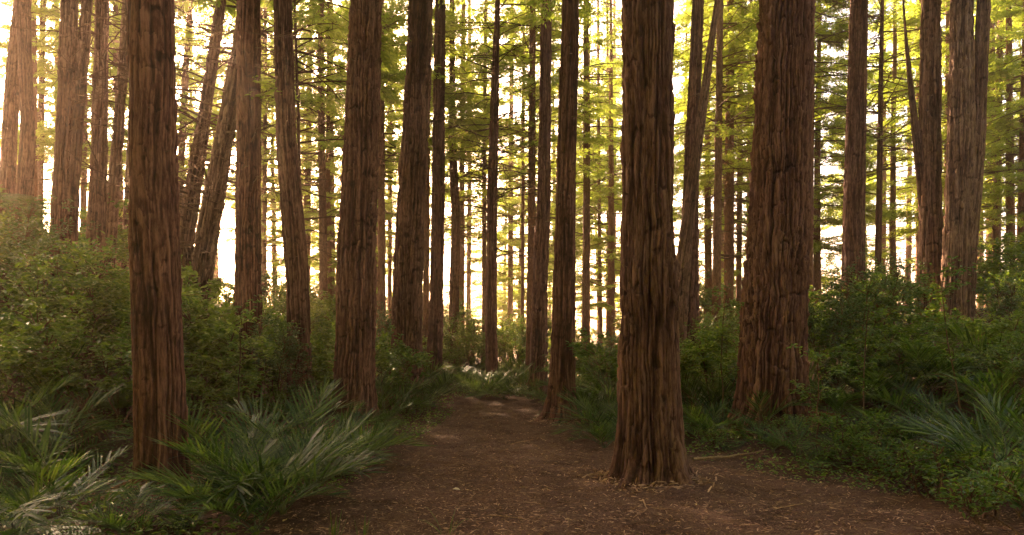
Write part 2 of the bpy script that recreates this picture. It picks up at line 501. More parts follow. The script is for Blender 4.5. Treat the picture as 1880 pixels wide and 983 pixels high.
# ------------------------------------------------------------------ crowns
def spray_branch(G, o, az, L, up, droop, dens=1.0, live=1.0, rb=.03, wfac=1.0):
    """one conifer limb with flat feathery foliage"""
    n = 7
    t = np.linspace(0, 1, n)
    d = np.array([math.cos(az), math.sin(az), 0])
    side = np.array([-d[1], d[0], 0])
    wob = R.normal(0, .05, (n, 2)).cumsum(0) * L * .25
    P = o + d * (t * L)[:, None] + np.array([0, 0, 1]) * (up * t * L - droop * t * t * L)[:, None] + side * wob[:, :1] + np.array([0, 0, 1]) * wob[:, 1:] * .6
    G.tube(P, rb * (1 - .85 * t), 4, 0)
    ns = max(4, int(L * 7))
    cl_ = R.uniform(.3, 1.0, max(2, int(L * 1.3)))
    ts = np.clip(np.sort(R.choice(cl_, ns) + R.normal(0, .07, ns)), .15, 1)
    TB, TD, TL, TW = [], [], [], []
    BB, DD, NN, LL, WW = [], [], [], [], []
    for q in range(ns):
        tq = ts[q]
        base = np.array([np.interp(tq, t, P[:, c]) for c in range(3)])
        sg = 1 if q % 2 else -1
        ang = R.uniform(.5, 1.1)
        dd = d * math.cos(ang) + side * sg * math.sin(ang) + np.array([0, 0, R.uniform(-.3, .12)])
        l2 = L * (.18 + .34 * math.sin(math.pi * min(1, tq * 1.05))) * R.uniform(.6, 1.2)
        e = base + dd * l2
        TB.append(base); TD.append(dd); TL.append(l2); TW.append(rb * .45)
        if R.random() > live:
            continue
        m_ = int(l2 * 62 * dens) + 2
        BB.append(base + (e - base) * R.uniform(.12, 1.08, m_)[:, None] + R.normal(0, .05, (m_, 3)) * np.array([1.3, 1.3, .8]))
        perp = np.cross(dd, [0, 0, 1.0]); perp /= np.linalg.norm(perp) + 1e-9
        DD.append(dd * R.uniform(.3, 1.0, m_)[:, None] + perp * (R.choice([-1, 1], m_) * R.uniform(.3, 1, m_))[:, None] + R.normal(0, .16, (m_, 3)))
        NN.append(np.array([0, 0, 1.0]) + R.normal(0, .35, (m_, 3)))
        LL.append(R.uniform(.07, .17, m_) * wfac); WW.append(R.uniform(.022, .045, m_) * wfac)
    TD = np.array(TD)
    G.strips(TB, TD, np.array([0, 0, 1.0]) + R.normal(0, .8, TD.shape), TL, TW, m=0, wid=(1, .6, .1), bend=.12)
    if BB:
        G.strips(np.concatenate(BB), np.concatenate(DD), np.concatenate(NN), np.concatenate(LL), np.concatenate(WW), m=1, bend=.25)


def crown_mesh(name, h, spread, nb, bare=0.25, dens=1.0, up=.1, droop=.3, shape='cone', wfac=1.0):
    """crown from z=0 to z=h round the trunk axis; its lowest limbs are half dead"""
    G = Geo()
    for k in range(nb):
        f = (k + R.random()) / nb
        z = f * h
        if shape == 'cone':
            L = spread * (1 - .85 * f ** 1.6) * (.7 + .3 * min(1, f * 5)) * R.uniform(.5, 1.15)
        else:
            L = spread * R.uniform(.45, 1.1)
        if shape == 'cone' and f > bare and R.random() < .35: continue
        live = 0.0 if (f < bare and R.random() < .75) else R.uniform(.6, 1.0)
        spray_branch(G, np.array([0, 0, z]), R.uniform(0, 2 * np.pi), L, up + R.normal(0, .08), droop * R.uniform(.5, 1.3), dens, live, wfac=wfac)
    return G.mesh(name, [M_twig, M_needle])


crownA = [crown_mesh('crown', 12, 3.8, 84, bare=.1, dens=.8) for _ in range(3)]      # canopy high on the tall trees
crownB = [crown_mesh('crown', h_, 3.6, n_, bare=b, dens=1.15, up=.05, droop=.22, wfac=1.15) for b, h_, n_ in ((.15, 20, 112), (.08, 19, 104), (.2, 21, 116), (.1, 20, 108))]   # reaching low

def dead_twigs_mesh(n, z0, z1, L0, L1, rfun, xfun, az=None, forks=3):
    """thin dead limbs sticking out of one trunk"""
    G = Geo()
    for k in range(n):
        z = R.uniform(z0, z1)
        a_ = R.uniform(0, 2 * np.pi) if az is None else R.uniform(*az)
        L = R.uniform(L0, L1)
        t = np.linspace(0, 1, 6)
        d = np.array([math.cos(a_), math.sin(a_), 0])
        o = np.array([xfun(z), 0, z])
        wob = R.normal(0, .05, (6, 3)).cumsum(0) * L * .3
        wob[0] = 0
        P = o + d * (t * L + rfun(z) * .7)[:, None] + np.array([0, 0, 1]) * ((R.uniform(-.35, .45)) * t * L)[:, None] + wob
        G.tube(P, (.008 + .008 * L) * (1 - .75 * t), 4)
        for f in range(int(forks * L)):
            i0 = R.uniform(.25, .95)
            b = np.array([np.interp(i0, t, P[:, c]) for c in range(3)])
            e = b + (d * .6 + rnd_dirs(1)[0] * .8) * L * R.uniform(.12, .35)
            G.tube([b, (b + e) / 2 + R.normal(0, .02, 3), e], [.007 + .002 * L, .005 + .001 * L, .003], 3)
    return G


# ------------------------------------------------------------------ main trees
TREES = []
def make_tree(name, label, d, pts, mat=None, H=24, crown_z=None, twigs=0, tz0=2.0, tz1=9.0, tl=(.5, 1.6), taz=None, group='tall tree trunks', extra=(), cscale=1.0, cat='tree', cvar=None, **kw):
    seed = int(R.integers(1, 9000))
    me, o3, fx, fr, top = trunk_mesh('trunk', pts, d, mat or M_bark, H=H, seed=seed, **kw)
    t = bpy.data.objects.new(name, None); C.objects.link(t)
    t.location = o3; t.empty_display_size = .3
    tag(t, label, cat, group)
    obj('trunk', me, t)
    for pts2, kw2 in extra:
        me2, o2, _, _, _ = trunk_mesh('stem', pts2, d + kw2.pop('dd', 0), mat or M_bark, seed=seed + 77, **kw2)
        obj('stem', me2, t, loc=tuple(np.array(o2) - o3))
    cz = crown_z if crown_z is not None else max(CAMZ + HY / F * d + 1.2, 8.5)
    cm = cvar if cvar is not None else crownA[int(R.integers(0, 3))]
    obj('crown', cm, t, loc=(fx(cz + 5), 0, cz - o3[2]), rot=(0, 0, R.uniform(0, 6.28)), scale=cscale)
    if twigs:
        f1, f2 = (lambda z: fr(z + o3[2])), (lambda z: fx(z + o3[2]))
        if twigs <= 16:
            for _ in range(twigs):
                obj('dead_branch', dead_twigs_mesh(1, tz0, tz1, tl[0], tl[1], f1, f2, az=taz).mesh('dead_branch', [M_twig]), t)
        else:
            tag(obj('dead_twigs', dead_twigs_mesh(twigs * 2, tz0, tz1, tl[0], tl[1], f1, f2, az=taz).mesh('dead_twigs', [M_twig]), t), kind='stuff')
    TREES.append((t, pts, d))
    return t, o3, fx, fr

RW = 'redwood_tree'
make_tree(RW, 'straight dark reddish trunk rising alone from the palms at the left front', 7.55,
          [(277, 0, 80), (281, 250, 84), (285, 500, 86), (290, 650, 89), (297, 850, 92), (299, 905, 95)], flare=.12, amp=.011, ybase=900, twigs=9, tz0=2.2, tz1=5.5, tl=(.05, .28))
make_tree(RW, 'slim straight brown trunk standing in the shrubs just right of the leaning dark pair', 14,
          [(457, 0, 42), (457, 250, 43), (456, 450, 46), (455, 620, 52)], flare=.2, amp=.014, twigs=26, tz0=2.6, tz1=8.5, tl=(.1, .9))
make_tree(RW, 'slim trunk leaning gently left with bulges half way up, its base deep in shrubs', 14,
          [(518, 0, 31), (523, 150, 34), (526, 270, 37), (536, 380, 39), (546, 500, 42), (549, 600, 42), (551, 710, 46)], flare=.2, amp=.014, twigs=8, tz0=3, tz1=8, tl=(.1, .5))
make_tree(RW, 'thick furrowed trunk at the left edge of the path with palms at its foot', 13.4,
          [(673, 0, 56), (668, 150, 60), (662, 300, 66), (655, 450, 70), (653, 600, 73), (650, 720, 77), (650, 785, 80)], flare=.25, amp=.024, twigs=15, tz0=2.5, tz1=8, tl=(.1, .4))
make_tree(RW, 'stout scaly trunk beyond the furrowed one beside the path, twig tuft on its right side', 18,
          [(773, 0, 43), (765, 200, 47), (756, 350, 52), (750, 480, 54), (747, 620, 56), (745, 725, 62)], flare=.2, amp=.024, twigs=14, tz0=4, tz1=10, tl=(.1, 1.0), taz=(-1, .6))
make_tree(RW, 'slender knobbly trunk just right of the stout scaly trunk', 24,
          [(808, 0, 19), (806, 200, 21), (804, 400, 24), (800, 600, 27), (797, 690, 30)], flare=.2, amp=.018, twigs=30, tz0=3, tz1=12, tl=(.3, 1.4))
make_tree(RW, 'narrow dark trunk with a slight kink behind the slender knobbly one', 29,
          [(830, 0, 8), (830, 150, 11), (832, 300, 15), (837, 400, 17), (834, 520, 18), (833, 620, 20)], flare=.2, amp=.015, twigs=24, tz0=4, tz1=13, tl=(.4, 1.8))
make_tree(RW, 'slender pole-straight trunk at the far end of the path, dark roots among palms', 23,
          [(914, 0, 9), (909, 150, 14), (905, 300, 18), (903, 450, 20), (902, 600, 21), (903, 700, 25)], flare=.6, amp=.014, twigs=60, tz0=4, tz1=13, tl=(.6, 2.2))
make_tree(RW, 'brown trunk standing half behind the flared one at the right edge of the path', 21,
          [(1003, 0, 19), (1001, 200, 20), (999, 350, 24), (992, 500, 28), (990, 620, 31), (988, 730, 35)], flare=.3, amp=.018, twigs=16, tz0=4, tz1=11, tl=(.3, 1.5))
make_tree(RW, 'scaly trunk with a broadly flared foot at the right edge of the path', 14.2,
          [(1048, 0, 30), (1044, 150, 33), (1040, 300, 35), (1037, 450, 38), (1034, 600, 43), (1031, 720, 48), (1030, 775, 54)], flare=.6, amp=.016, twigs=14, tz0=3, tz1=8, tl=(.1, .6))
make_tree(RW, 'massive fluted trunk with deep vertical folds, nearest on the right of the path', 8.2,
          [(1190, 0, 92), (1189, 150, 94), (1189, 300, 97), (1190, 450, 103), (1192, 600, 110), (1193, 750, 117), (1193, 885, 122)], flare=.33, lobes=6, amp=.020, flute=.30, twigs=12, tz0=2.2, tz1=5.5, tl=(.05, .22))
make_tree(RW, 'dark straight trunk crossed by a pale leaning stem, right of the massive fluted trunk', 20,
          [(1281, 0, 21), (1277, 130, 22), (1270, 260, 24), (1267, 400, 28), (1268, 560, 32)], flare=.2, amp=.018, twigs=14, tz0=4, tz1=10, tl=(.2, 1.2))
make_tree(RW, 'pale slanting stem that leans right across the dark trunk behind it', 18.5,
          [(1318, 0, 9), (1305, 80, 12), (1290, 200, 16), (1276, 300, 19), (1263, 400, 23), (1255, 480, 26), (1250, 560, 28)], mat=M_bark_grey, H=14, flare=.2, amp=.012, twigs=10, tz0=3, tz1=9, tl=(.2, .8), crown_z=12, cscale=.5)
make_tree(RW, 'thickest trunk, deeply furrowed and greyish, rising from dark ground right of centre', 12.0,
          [(1444, 0, 90), (1440, 150, 95), (1434, 300, 101), (1428, 450, 109), (1420, 600, 117), (1417, 700, 122), (1417, 780, 128)], mat=M_bark, flare=.24, lobes=6, amp=.032, flute=.02, twigs=12, tz0=3, tz1=7, tl=(.06, .3))
make_tree(RW, 'smooth purplish brown trunk in shrubs, first trunk right of the thickest one', 19,
          [(1577, 0, 31), (1574, 150, 33), (1570, 300, 36), (1567, 470, 40)], flare=.2, amp=.014, twigs=30, tz0=4, tz1=10.5, tl=(.2, .9))
make_tree(RW, 'thin dark pole of a trunk between the purplish trunk and the forked one', 25,
          [(1620, 0, 6), (1617, 150, 8), (1615, 300, 10), (1613, 430, 11)], flare=.2, amp=.01, twigs=60, tz0=5, tz1=13, tl=(.8, 2.6))
make_tree('forked_tree', 'grey brown trunk with a lower side stem bending off to its left', 17,
          [(1709, 0, 31), (1708, 150, 34), (1708, 300, 37), (1709, 450, 41), (1712, 600, 46)], mat=M_bark_grey, flare=.2, amp=.018, twigs=14, tz0=3, tz1=9, tl=(.2, .8),
          extra=[([(1662, 60, 4), (1670, 140, 9), (1678, 220, 13), (1690, 300, 18), (1700, 400, 24)], dict(H=9.5, flare=0, amp=.01, dd=.05))])
make_tree('forked_tree', 'twin-stemmed grey brown trunk whose two stems join above the shrubs', 16,
          [(1767, 0, 38), (1765, 150, 41), (1763, 300, 45), (1761, 450, 49), (1757, 580, 54)], mat=M_bark_grey, flare=.2, amp=.02, twigs=16, tz0=3, tz1=8.5, tl=(.2, .9),
          extra=[([(1806, 0, 20), (1800, 150, 24), (1791, 300, 28), (1781, 400, 32), (1772, 500, 36)], dict(H=20, flare=0, amp=.016, dd=-.05))])
make_tree('forked_tree', 'leftmost pale pair of stems that meet near the top of the view', 22,
          [(43, 0, 27), (30, 90, 27), (20, 200, 24), (14, 330, 26)], mat=M_bark_grey, flare=.2, amp=.014, twigs=6, tz0=5, tz1=10, tl=(.2, .8),
          extra=[([(42, 0, 25), (46, 120, 22), (52, 250, 24), (44, 380, 30)], dict(H=22, flare=0, amp=.012, dd=-.1))])
make_tree('forked_tree', 'broad twin stem with a dark seam, standing left of the front left trunk', 17,
          [(129, 0, 27), (123, 150, 28), (117, 280, 28), (111, 400, 31)], mat=M_bark_grey, flare=.2, amp=.022, twigs=18, tz0=4, tz1=9, tl=(.5, 1.8), taz=(-.6, 1.2),
          extra=[([(160, 0, 17), (150, 140, 19), (139, 260, 20), (131, 400, 23)], dict(H=22, flare=0, amp=.018, dd=.1))])
make_tree(RW, 'upright pale brown trunk between the broad twin stem and the front left trunk', 18,
          [(188, 0, 22), (185, 150, 23), (181, 300, 27), (178, 400, 31)], mat=M_bark_grey, flare=.2, amp=.018, twigs=22, tz0=4, tz1=9, tl=(.6, 2.2))
make_tree(RW, 'pale trunk leaning right, seen just left of the front left trunk', 19,
          [(234, 0, 15), (226, 120, 17), (214, 280, 19), (204, 400, 22)], mat=M_bark_grey, flare=.2, amp=.014, twigs=12, tz0=4, tz1=9, tl=(.5, 1.5))
make_tree(RW, 'slim hazy trunk partly hidden by the left side of the front left trunk', 24,
          [(250, 0, 13), (245, 200, 15), (236, 400, 18)], mat=M_bark_grey, flare=.2, amp=.012)
make_tree('leaning_tree', 'twiggy trunk leaning right, first of the leaning dark pair', 17,
          [(407, 0, 15), (398, 60, 17), (383, 160, 20), (368, 260, 24), (354, 350, 28), (343, 420, 31)], mat=M_bark_grey, flare=.2, amp=.018, twigs=40, tz0=3, tz1=9.5, tl=(.6, 2.4))
make_tree('leaning_tree', 'thicker trunk leaning right, second of the leaning dark pair', 16,
          [(453, 0, 20), (441, 80, 24), (426, 170, 28), (411, 260, 32), (397, 340, 36), (384, 410, 40)], mat=M_bark_grey, flare=.2, amp=.024, twigs=50, tz0=3, tz1=8.5, tl=(.6, 2.2))
# thinner trunks behind: (pixel x at top, at foot, foot y, width, distance, wording)
THIN = [
    (541, 548, 240, 6, 16, 'thin dark side pole close behind the gently leaning slim trunk'),
    (589, 594, 525, 14, 27, 'pale straight trunk in the gap between the leaning slim and the furrowed trunks'),
    (608, 611, 525, 10, 33, 'thinner pale trunk right beside the pale straight one'),
    (700, 701, 610, 14, 26, 'narrow trunk showing along the right edge of the furrowed trunk'),
    (720, 716, 600, 6, 36, 'pencil-thin trunk left of the stout scaly trunk'),
    (787, 782, 640, 12, 28, 'dim trunk squeezed between the stout scaly and the slender knobbly trunks'),
    (851, 847, 620, 11, 33, 'dim brown trunk just right of the kinked narrow trunk'),
    (862, 860, 600, 9, 42, 'pale hazy trunk midway between the kinked trunk and the pole-straight one'),
    (892, 889, 620, 9, 30, 'thin dark trunk tight against the left of the pole-straight trunk'),
    (940, 937, 610, 10, 44, 'sunlit hazy trunk in the opening right of the pole-straight trunk'),
    (962, 959, 640, 7, 32, 'very thin dark trunk left of the half hidden brown one'),
    (978, 973, 660, 15, 26, 'dark brown trunk left of the half hidden brown one by the path'),
    (1076, 1076, 640, 14, 27, 'mid brown trunk in the shrubs right of the flared path-edge trunk'),
    (1098, 1103, 600, 7, 38, 'thin pole second to the right of the flared path-edge trunk'),
    (1115, 1116, 600, 7, 46, 'third thin pole from the flared path-edge trunk'),
    (1128, 1126, 600, 8, 52, 'hazy thin pole against the left edge of the massive fluted trunk'),
    (1322, 1315, 550, 15, 25, 'brown trunk in the gap right of the pale slanting stem'),
    (1341, 1338, 550, 18, 28, 'broader hazy trunk in the middle of the gap beside the thickest trunk'),
    (1360, 1356, 540, 10, 32, 'thin trunk next left of the thickest trunk, in the gap'),
    (1398, 1382, 520, 13, 27, 'trunk running up along the left edge of the thickest trunk'),
    (1493, 1489, 430, 8, 26, 'thin trunk peeping out right of the thickest trunk'),
    (1838, 1830, 430, 13, 30, 'hazy rough trunk right of the twin-stemmed trunk'),
    (1884, 1876, 460, 13, 26, 'narrow dark trunk cut by the right border of the view'),
    (487, 485, 480, 9, 30, 'thin hazy trunk right of the slim straight brown trunk'),
    (350, 334, 260, 12, 30, 'pale thin trunk leaning right behind the front left trunk'),
    (160, 154, 360, 10, 30, 'thin pale trunk seen between the broad twin stem and the upright trunk'),
    (83, 77, 200, 8, 33, 'small far conifer stem left of the broad twin stem'),
]
for k, (xt, xb, yb, wd, d, lab) in enumerate(THIN):
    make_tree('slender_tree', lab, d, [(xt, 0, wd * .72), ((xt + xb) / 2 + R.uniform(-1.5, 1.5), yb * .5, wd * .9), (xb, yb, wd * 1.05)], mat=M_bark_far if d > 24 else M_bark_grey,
              flare=.2, amp=.012, twigs=34 if d < 40 else 0, tz0=3.5, tz1=13, tl=(.4, 2.0), group='slender trunks deeper in the wood',
              crown_z=R.uniform(6, 9), cvar=crownB[k % 4], cscale=R.uniform(.8, 1.0))

# deeper forest: copies of four grown conifers
def straight_trunk(name, r0, h, mat):
    G = Geo()
    z = np.linspace(-.4, h, 30)
    P = np.stack([R.normal(0, .03, 30).cumsum() * .4, R.normal(0, .03, 30).cumsum() * .4, z], 1)
    G.tube(P, r0 * (1 - .85 * np.clip(z / h, 0, 1)) * (1 + .4 * np.exp(-np.maximum(z, 0) / .5)) + R.normal(0, .004, 30), 12)
    return G.mesh(name, [mat], smooth=True)
protos = []
for k in range(4):
    t = bpy.data.objects.new('conifer', None); C.objects.link(t)
    tag(t, 'conifer in the hazy depth of the wood', 'tree', 'conifers in the hazy depth of the wood')
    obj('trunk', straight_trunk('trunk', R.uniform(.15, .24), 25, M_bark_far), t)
    obj('crown', crownB[k], t, loc=(0, 0, [3.5, 2.0, 5.5, 3.0][k]))
    protos.append(t)
FAR = []
def far_tree(px, d, k, s, cz=None):
    x = (px - CX) / F * d
    o = protos[k] if k not in [f[5] for f in FAR] else copy_tree(protos[k])
    o.location = (x, d, tz(x, d)); o.rotation_euler = (R.normal(0, .015), R.normal(0, .015), R.uniform(0, 6.28)); o.scale = (s, s, s * R.uniform(.9, 1.1))
    FAR.append((o, px, d, s, cz, k))
for px, d in [(70, 34), (505, 38), (560, 33), (635, 40), (715, 45), (690, 36), (925, 60), (955, 47), (985, 38), (1020, 50), (1070, 40), (1100, 55), (1035, 48), (900, 46),
              (1120, 34), (222, 31), (180, 37), (604, 30), (1150, 48), (1255, 38), (1300, 34), (1330, 44), (1375, 38), (1500, 30), (1590, 50), (1640, 32), (1665, 46), (1690, 36), (1740, 30), (1820, 34), (1855, 28), (1870, 42), (1900, 24), (1800, 46),
              (1010, 70), (900, 75), (1180, 65), (735, 64), (550, 62), (460, 38), (650, 34), (1340, 36), (1470, 30), (1620, 40), (1780, 38)]:
    far_tree(px, d, int(R.integers(0, 4)), R.uniform(.75, 1.15))

for px, d, k, rz in ((262, 30.5, 1, .7), (285, 36, 3, 2.1)):      # two more added behind the front left trunk to shade the palms at its foot
    o = copy_tree(protos[k]); x = (px - CX) / F * d
    o.location = (x, d, tz(x, d)); o.rotation_euler = (0, 0, rz); o.scale = (1.0, 1.0, 1.0)
    FAR.append((o, px, d, 1.0, None, k))
tall = bpy.data.objects.new('conifer', None); C.objects.link(tall)  # tall conifers added so their high crowns block sun on the left palms
tag(tall, None, 'tree', 'conifers in the hazy depth of the wood')
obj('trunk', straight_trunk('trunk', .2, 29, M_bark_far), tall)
obj('crown', crownA[0], tall, loc=(0, 0, 15.5), scale=1.25)
for q, (px, d) in enumerate([(105, 38), (215, 36), (395, 43), (30, 44), (-60, 36), (-160, 30), (350, 52), (170, 50), (480, 40), (-30, 27), (60, 29)]):
    x = (px - CX) / F * d
    o = tall if q == 0 else copy_tree(tall)
    o.location = (x, d, tz(x, d)); o.rotation_euler = (0, 0, R.uniform(0, 6.28))
    FAR.append((o, px, d, 1, None, 9))
# unseen wood added beside and behind the camera to shade path and trunk feet
def woods_mesh():
    G = Geo()
    spots = []
    while len(spots) < 90:
        x, y = R.uniform(-34, 34), R.uniform(-30, 16)
        if y > 0 and abs(x) < y * .72 + 8: continue
        if math.hypot(x, y) < 3.5: continue
        if all(math.hypot(x - a, y - b) > 2.7 for a, b in spots): spots.append((x, y))
    for x, y in spots:
        z0 = tz(x, y); h = R.uniform(17, 23); r0 = R.uniform(.2, .4)
        z = np.linspace(-.3, h, 8)
        G.tube(np.stack([x + z * 0, y + z * 0, z0 + z], 1), r0 * (1 - .85 * z / h), 8, 0)
        n = 1500
        f = R.uniform(0, 1, n) ** .9
        rr = (3.6 * (1 - .75 * f) + .3) * R.uniform(.25, 1, n) ** .6
        a = R.uniform(0, 6.28, n)
        zz = z0 + 5.5 + f * (h - 6)
        P = np.stack([x + rr * np.cos(a), y + rr * np.sin(a), zz - rr * .15], 1)
        D = np.stack([np.cos(a), np.sin(a), np.full(n, -.15)], 1) + R.normal(0, .5, (n, 3)) * np.array([1, 1, .3])
        if math.hypot(x, y) > 7:          # bushes added between the trunks to block low light from behind
            nb = 900
            P2 = np.stack([x + R.normal(0, 1.6, nb), y + R.normal(0, 1.6, nb), z0 + R.uniform(0, 4.6, nb)], 1)
            P = np.concatenate([P, P2]); D = np.concatenate([D, rnd_dirs(nb, -.5, .5)])
        k = ~((P[:, 1] > -.5) & (np.abs(P[:, 0]) < .76 * P[:, 1] + 1.6) & (P[:, 2] < CAMZ + .5 * P[:, 1] + 1.4))
        P, D = P[k], D[k]; n = len(P)
        G.strips(P, D, np.array([0, 0, 1.0]) + R.normal(0, .4, (n, 3)), R.uniform(.4, .9, n), R.uniform(.15, .3, n), m=1, bend=.25)
    return G.mesh('unseen_shade_woods', [M_bark_far, M_needle])
tag(obj('unseen_shade_woods', woods_mesh()), 'conifer wood outside the view, added to shade the path', kind='stuff')

# ------------------------------------------------------------------ shrubs
def shrub_mesh(h, w_, ntips, per, L=(.05, .085), mat=None):
    Gs, Gl = Geo(), Geo()
    lobes = [np.array([R.uniform(-.5, .5) * w_, R.uniform(-.5, .5) * w_, R.uniform(.45, .85) * h]) for _ in range(6)]
    tips = []
    while len(tips) < ntips:
        c = lobes[int(R.integers(0, 6))]
        q = c + rnd_dirs(1)[0] * np.array([w_ * .42, w_ * .42, h * .3]) * R.uniform(.35, 1.0)
        if q[2] > .12: tips.append(q)
    tips = np.array(tips)
    nst = 6
    st = []
    for k in range(nst):
        c = lobes[k]
        b = np.array([R.normal(0, .12), R.normal(0, .12), -.1])
        t = np.linspace(0, 1, 8)[:, None]
        P = b * (1 - t) + c * t + np.concatenate([R.normal(0, .03, (8, 2)).cumsum(0), np.zeros((8, 1))], 1)
        Gs.tube(P, .018 * (1 - .7 * t[:, 0]), 5)
        st.append(P)
    allp = np.concatenate([s[2:] for s in st])
    for q in tips:
        dd = np.linalg.norm(allp - q, axis=1)
        b = allp[np.argmin(dd + np.maximum(allp[:, 2] - q[2] + .1, 0) * 3)]
        m_ = (b + q) / 2 + np.array([0, 0, .06]) + R.normal(0, .04, 3)
        Gs.tube([b, m_, q], [.007, .005, .002], 3)
        n = int(per * R.uniform(.6, 1.4))
        out = q - np.array([0, 0, h * .35]); out /= np.linalg.norm(out) + 1e-9
        t = R.uniform(.35, 1.15, n)[:, None]
        B = m_ + (q - m_) * t + R.normal(0, .045, (n, 3))
        D = out * .6 + rnd_dirs(n, -.6, .5) + np.array([0, 0, -.1])
        U = np.array([0, 0, 1.0]) + R.normal(0, .35, (n, 3))
        ll = R.uniform(L[0], L[1], n)
        Gl.leaves(B, D, U, ll, ll * R.uniform(.38, .52, n))
    return Gs.mesh('stems', [M_twig]), Gl.mesh('foliage', [mat or M_shrub])

SH = []
for k in range(5):
    sm, lm = shrub_mesh([2.4, 1.9, 2.8, 1.5, 2.2][k], [1.7, 1.6, 1.5, 1.4, 2.0][k], [130, 110, 140, 90, 120][k], 26, L=[(.06, .10), (.07, .13), (.05, .09), (.06, .10), (.08, .15)][k], mat=[M_shrub, M_shrub2, M_shrub3, M_shrub2, M_shrub][k])
    SH.append((sm, lm))
SHRUBS = []
def shrub(px, d, k, s, rz=None):
    x = (px - CX) / F * d
    t = bpy.data.objects.new('shrub', None); C.objects.link(t)
    if px < 300 and d < 22: s *= 1.22
    if px > 1640 and d < 15: s *= .76
    if 380 < px < 540 and d < 13.5: s *= .78
    t.location = (x, d, tz(x, d) - .05); t.rotation_euler = (0, 0, R.uniform(0, 6.28)); t.scale = (s * R.uniform(.9, 1.15), s * R.uniform(.9, 1.15), s)
    obj('stems', SH[k][0], t); obj('foliage', SH[k][1], t)
    tag(t, None, 'shrub', 'leafy shrubs filling the banks')
    SHRUBS.append((t, px, d, s))
# left bank
for px, d in [(-60, 11), (30, 10.5), (120, 11), (195, 10.5), (-20, 13.5), (70, 13), (150, 13.5), (235, 12.5), (345, 12), (400, 11.2), (-80, 16), (10, 16), (100, 16), (190, 15.8), (270, 15), (350, 15), (430, 14.9), (470, 12.6), (500, 13.0), (520, 15.2), (575, 14.8), (600, 17),
              (-30, 20), (70, 19.5), (150, 20), (240, 19), (330, 18.5), (420, 18), (500, 18), (560, 19), (610, 20.5), (705, 18.5), (715, 16.5), (820, 27), (850, 25.5), (690, 23),
              (40, 24), (130, 24), (230, 23), (320, 24), (420, 23), (520, 24), (590, 26), (660, 28), (725, 27)]:
    shrub(px, d, int(R.integers(0, 5)), R.uniform(.8, 1.15))
# centre and right bank
for px, d in [(870, 31), (930, 27), (955, 30), (1075, 22), (1060, 18.5), (1110, 19.5), (1130, 17), (1095, 15.5), (1145, 14), (1105, 25), (1140, 24), (1280, 14), (1310, 15.5), (1345, 17.5), (1265, 17), (1330, 13.4), (1380, 19), (1300, 21), (1250, 23),
              (1500, 14), (1530, 13), (1580, 13.5), (1550, 16), (1610, 15.5), (1650, 13), (1690, 14), (1720, 12.5), (1790, 12.5), (1760, 14.5), (1850, 13), (1900, 11.5), (1830, 10.5), (1670, 16.5), (1740, 18), (1820, 16.5), (1890, 16), (1520, 19), (1600, 20), (1670, 20), (1740, 22), (1830, 21), (1900, 20), (1940, 14)]:
    shrub(px, d, int(R.integers(0, 5)), R.uniform(.75, 1.05) * (.8 if 1040 < px < 1400 else 1))

for px, d in [(455, 33), (530, 36), (600, 38), (640, 34), (700, 40), (745, 36), (790, 42), (830, 38), (880, 42), (925, 39), (975, 44), (1020, 38), (1065, 36), (1110, 42), (1150, 38), (1205, 36), (1260, 40), (1300, 34), (1345, 38), (1390, 42), (1500, 36), (1560, 34),
              (590, 25), (620, 27), (560, 24), (500, 22), (690, 26), (740, 30), (860, 28), (940, 32), (640, 31), (560, 30), (720, 34), (780, 30), (500, 29), (600, 33), (1240, 26), (1340, 25),
              (560, 52), (680, 54), (770, 56), (860, 58), (950, 60), (1040, 56), (1130, 58), (1230, 54), (1330, 56), (1440, 52), (815, 33), (905, 33)]:
    shrub(px, d, int(R.integers(0, 5)), R.uniform(1.0, 1.4) * (1 if d < 45 else 1.5))

# ------------------------------------------------------------------ palms
def frond_mesh(L, el, nl=26, leaf=.42, curl=.5, wl=.024):
    """one arching pinnate frond lying in the local XZ plane"""
    G = Geo()
    t = np.linspace(0, 1, 12)
    ang = el - curl * 1.6 * t ** 1.3
    st = L / 11
    P = np.zeros((12, 3))
    for k in range(1, 12):
        P[k] = P[k - 1] + np.array([math.cos(ang[k]), 0, math.sin(ang[k])]) * st
    P[:, 1] += R.normal(0, .012, 12).cumsum() * L
    G.tube(P, .009 * (1 - .85 * t) + .001, 5, 1)
    ts = np.linspace(.22, 1.0, nl)
    B, D, Nn, LL, WW, BB = [], [], [], [], [], []
    for q in ts:
        b = np.array([np.interp(q, t, P[:, c]) for c in range(3)])
        a_ = np.interp(q, t, ang)
        fw = np.array([math.cos(a_), 0, math.sin(a_)]); upn = np.array([-math.sin(a_), 0, math.cos(a_)])
        for sg in (-1, 1):
            an = math.radians(60 - 44 * q) + R.normal(0, .07)
            D.append(fw * math.cos(an) + np.array([0, sg, 0]) * math.sin(an) + upn * R.uniform(.12, .32))
            B.append(b); Nn.append(upn + np.array([0, -sg * .35, 0]) + R.normal(0, .12, 3))
            LL.append(leaf * (.45 + .75 * math.sin(math.pi * min(1, .12 + q * .8))) * R.uniform(.85, 1.1)); WW.append(wl * R.uniform(.8, 1.2)); BB.append(R.uniform(.0, .22))
    G.strips(np.array(B), np.array(D), np.array(Nn), LL, WW, m=0, bend=np.array(BB), sec=(0, .25, .5, .75, 1), wid=(.5, 1, .95, .7, .08))
    return G.mesh('frond', [M_palm, M_stalk])

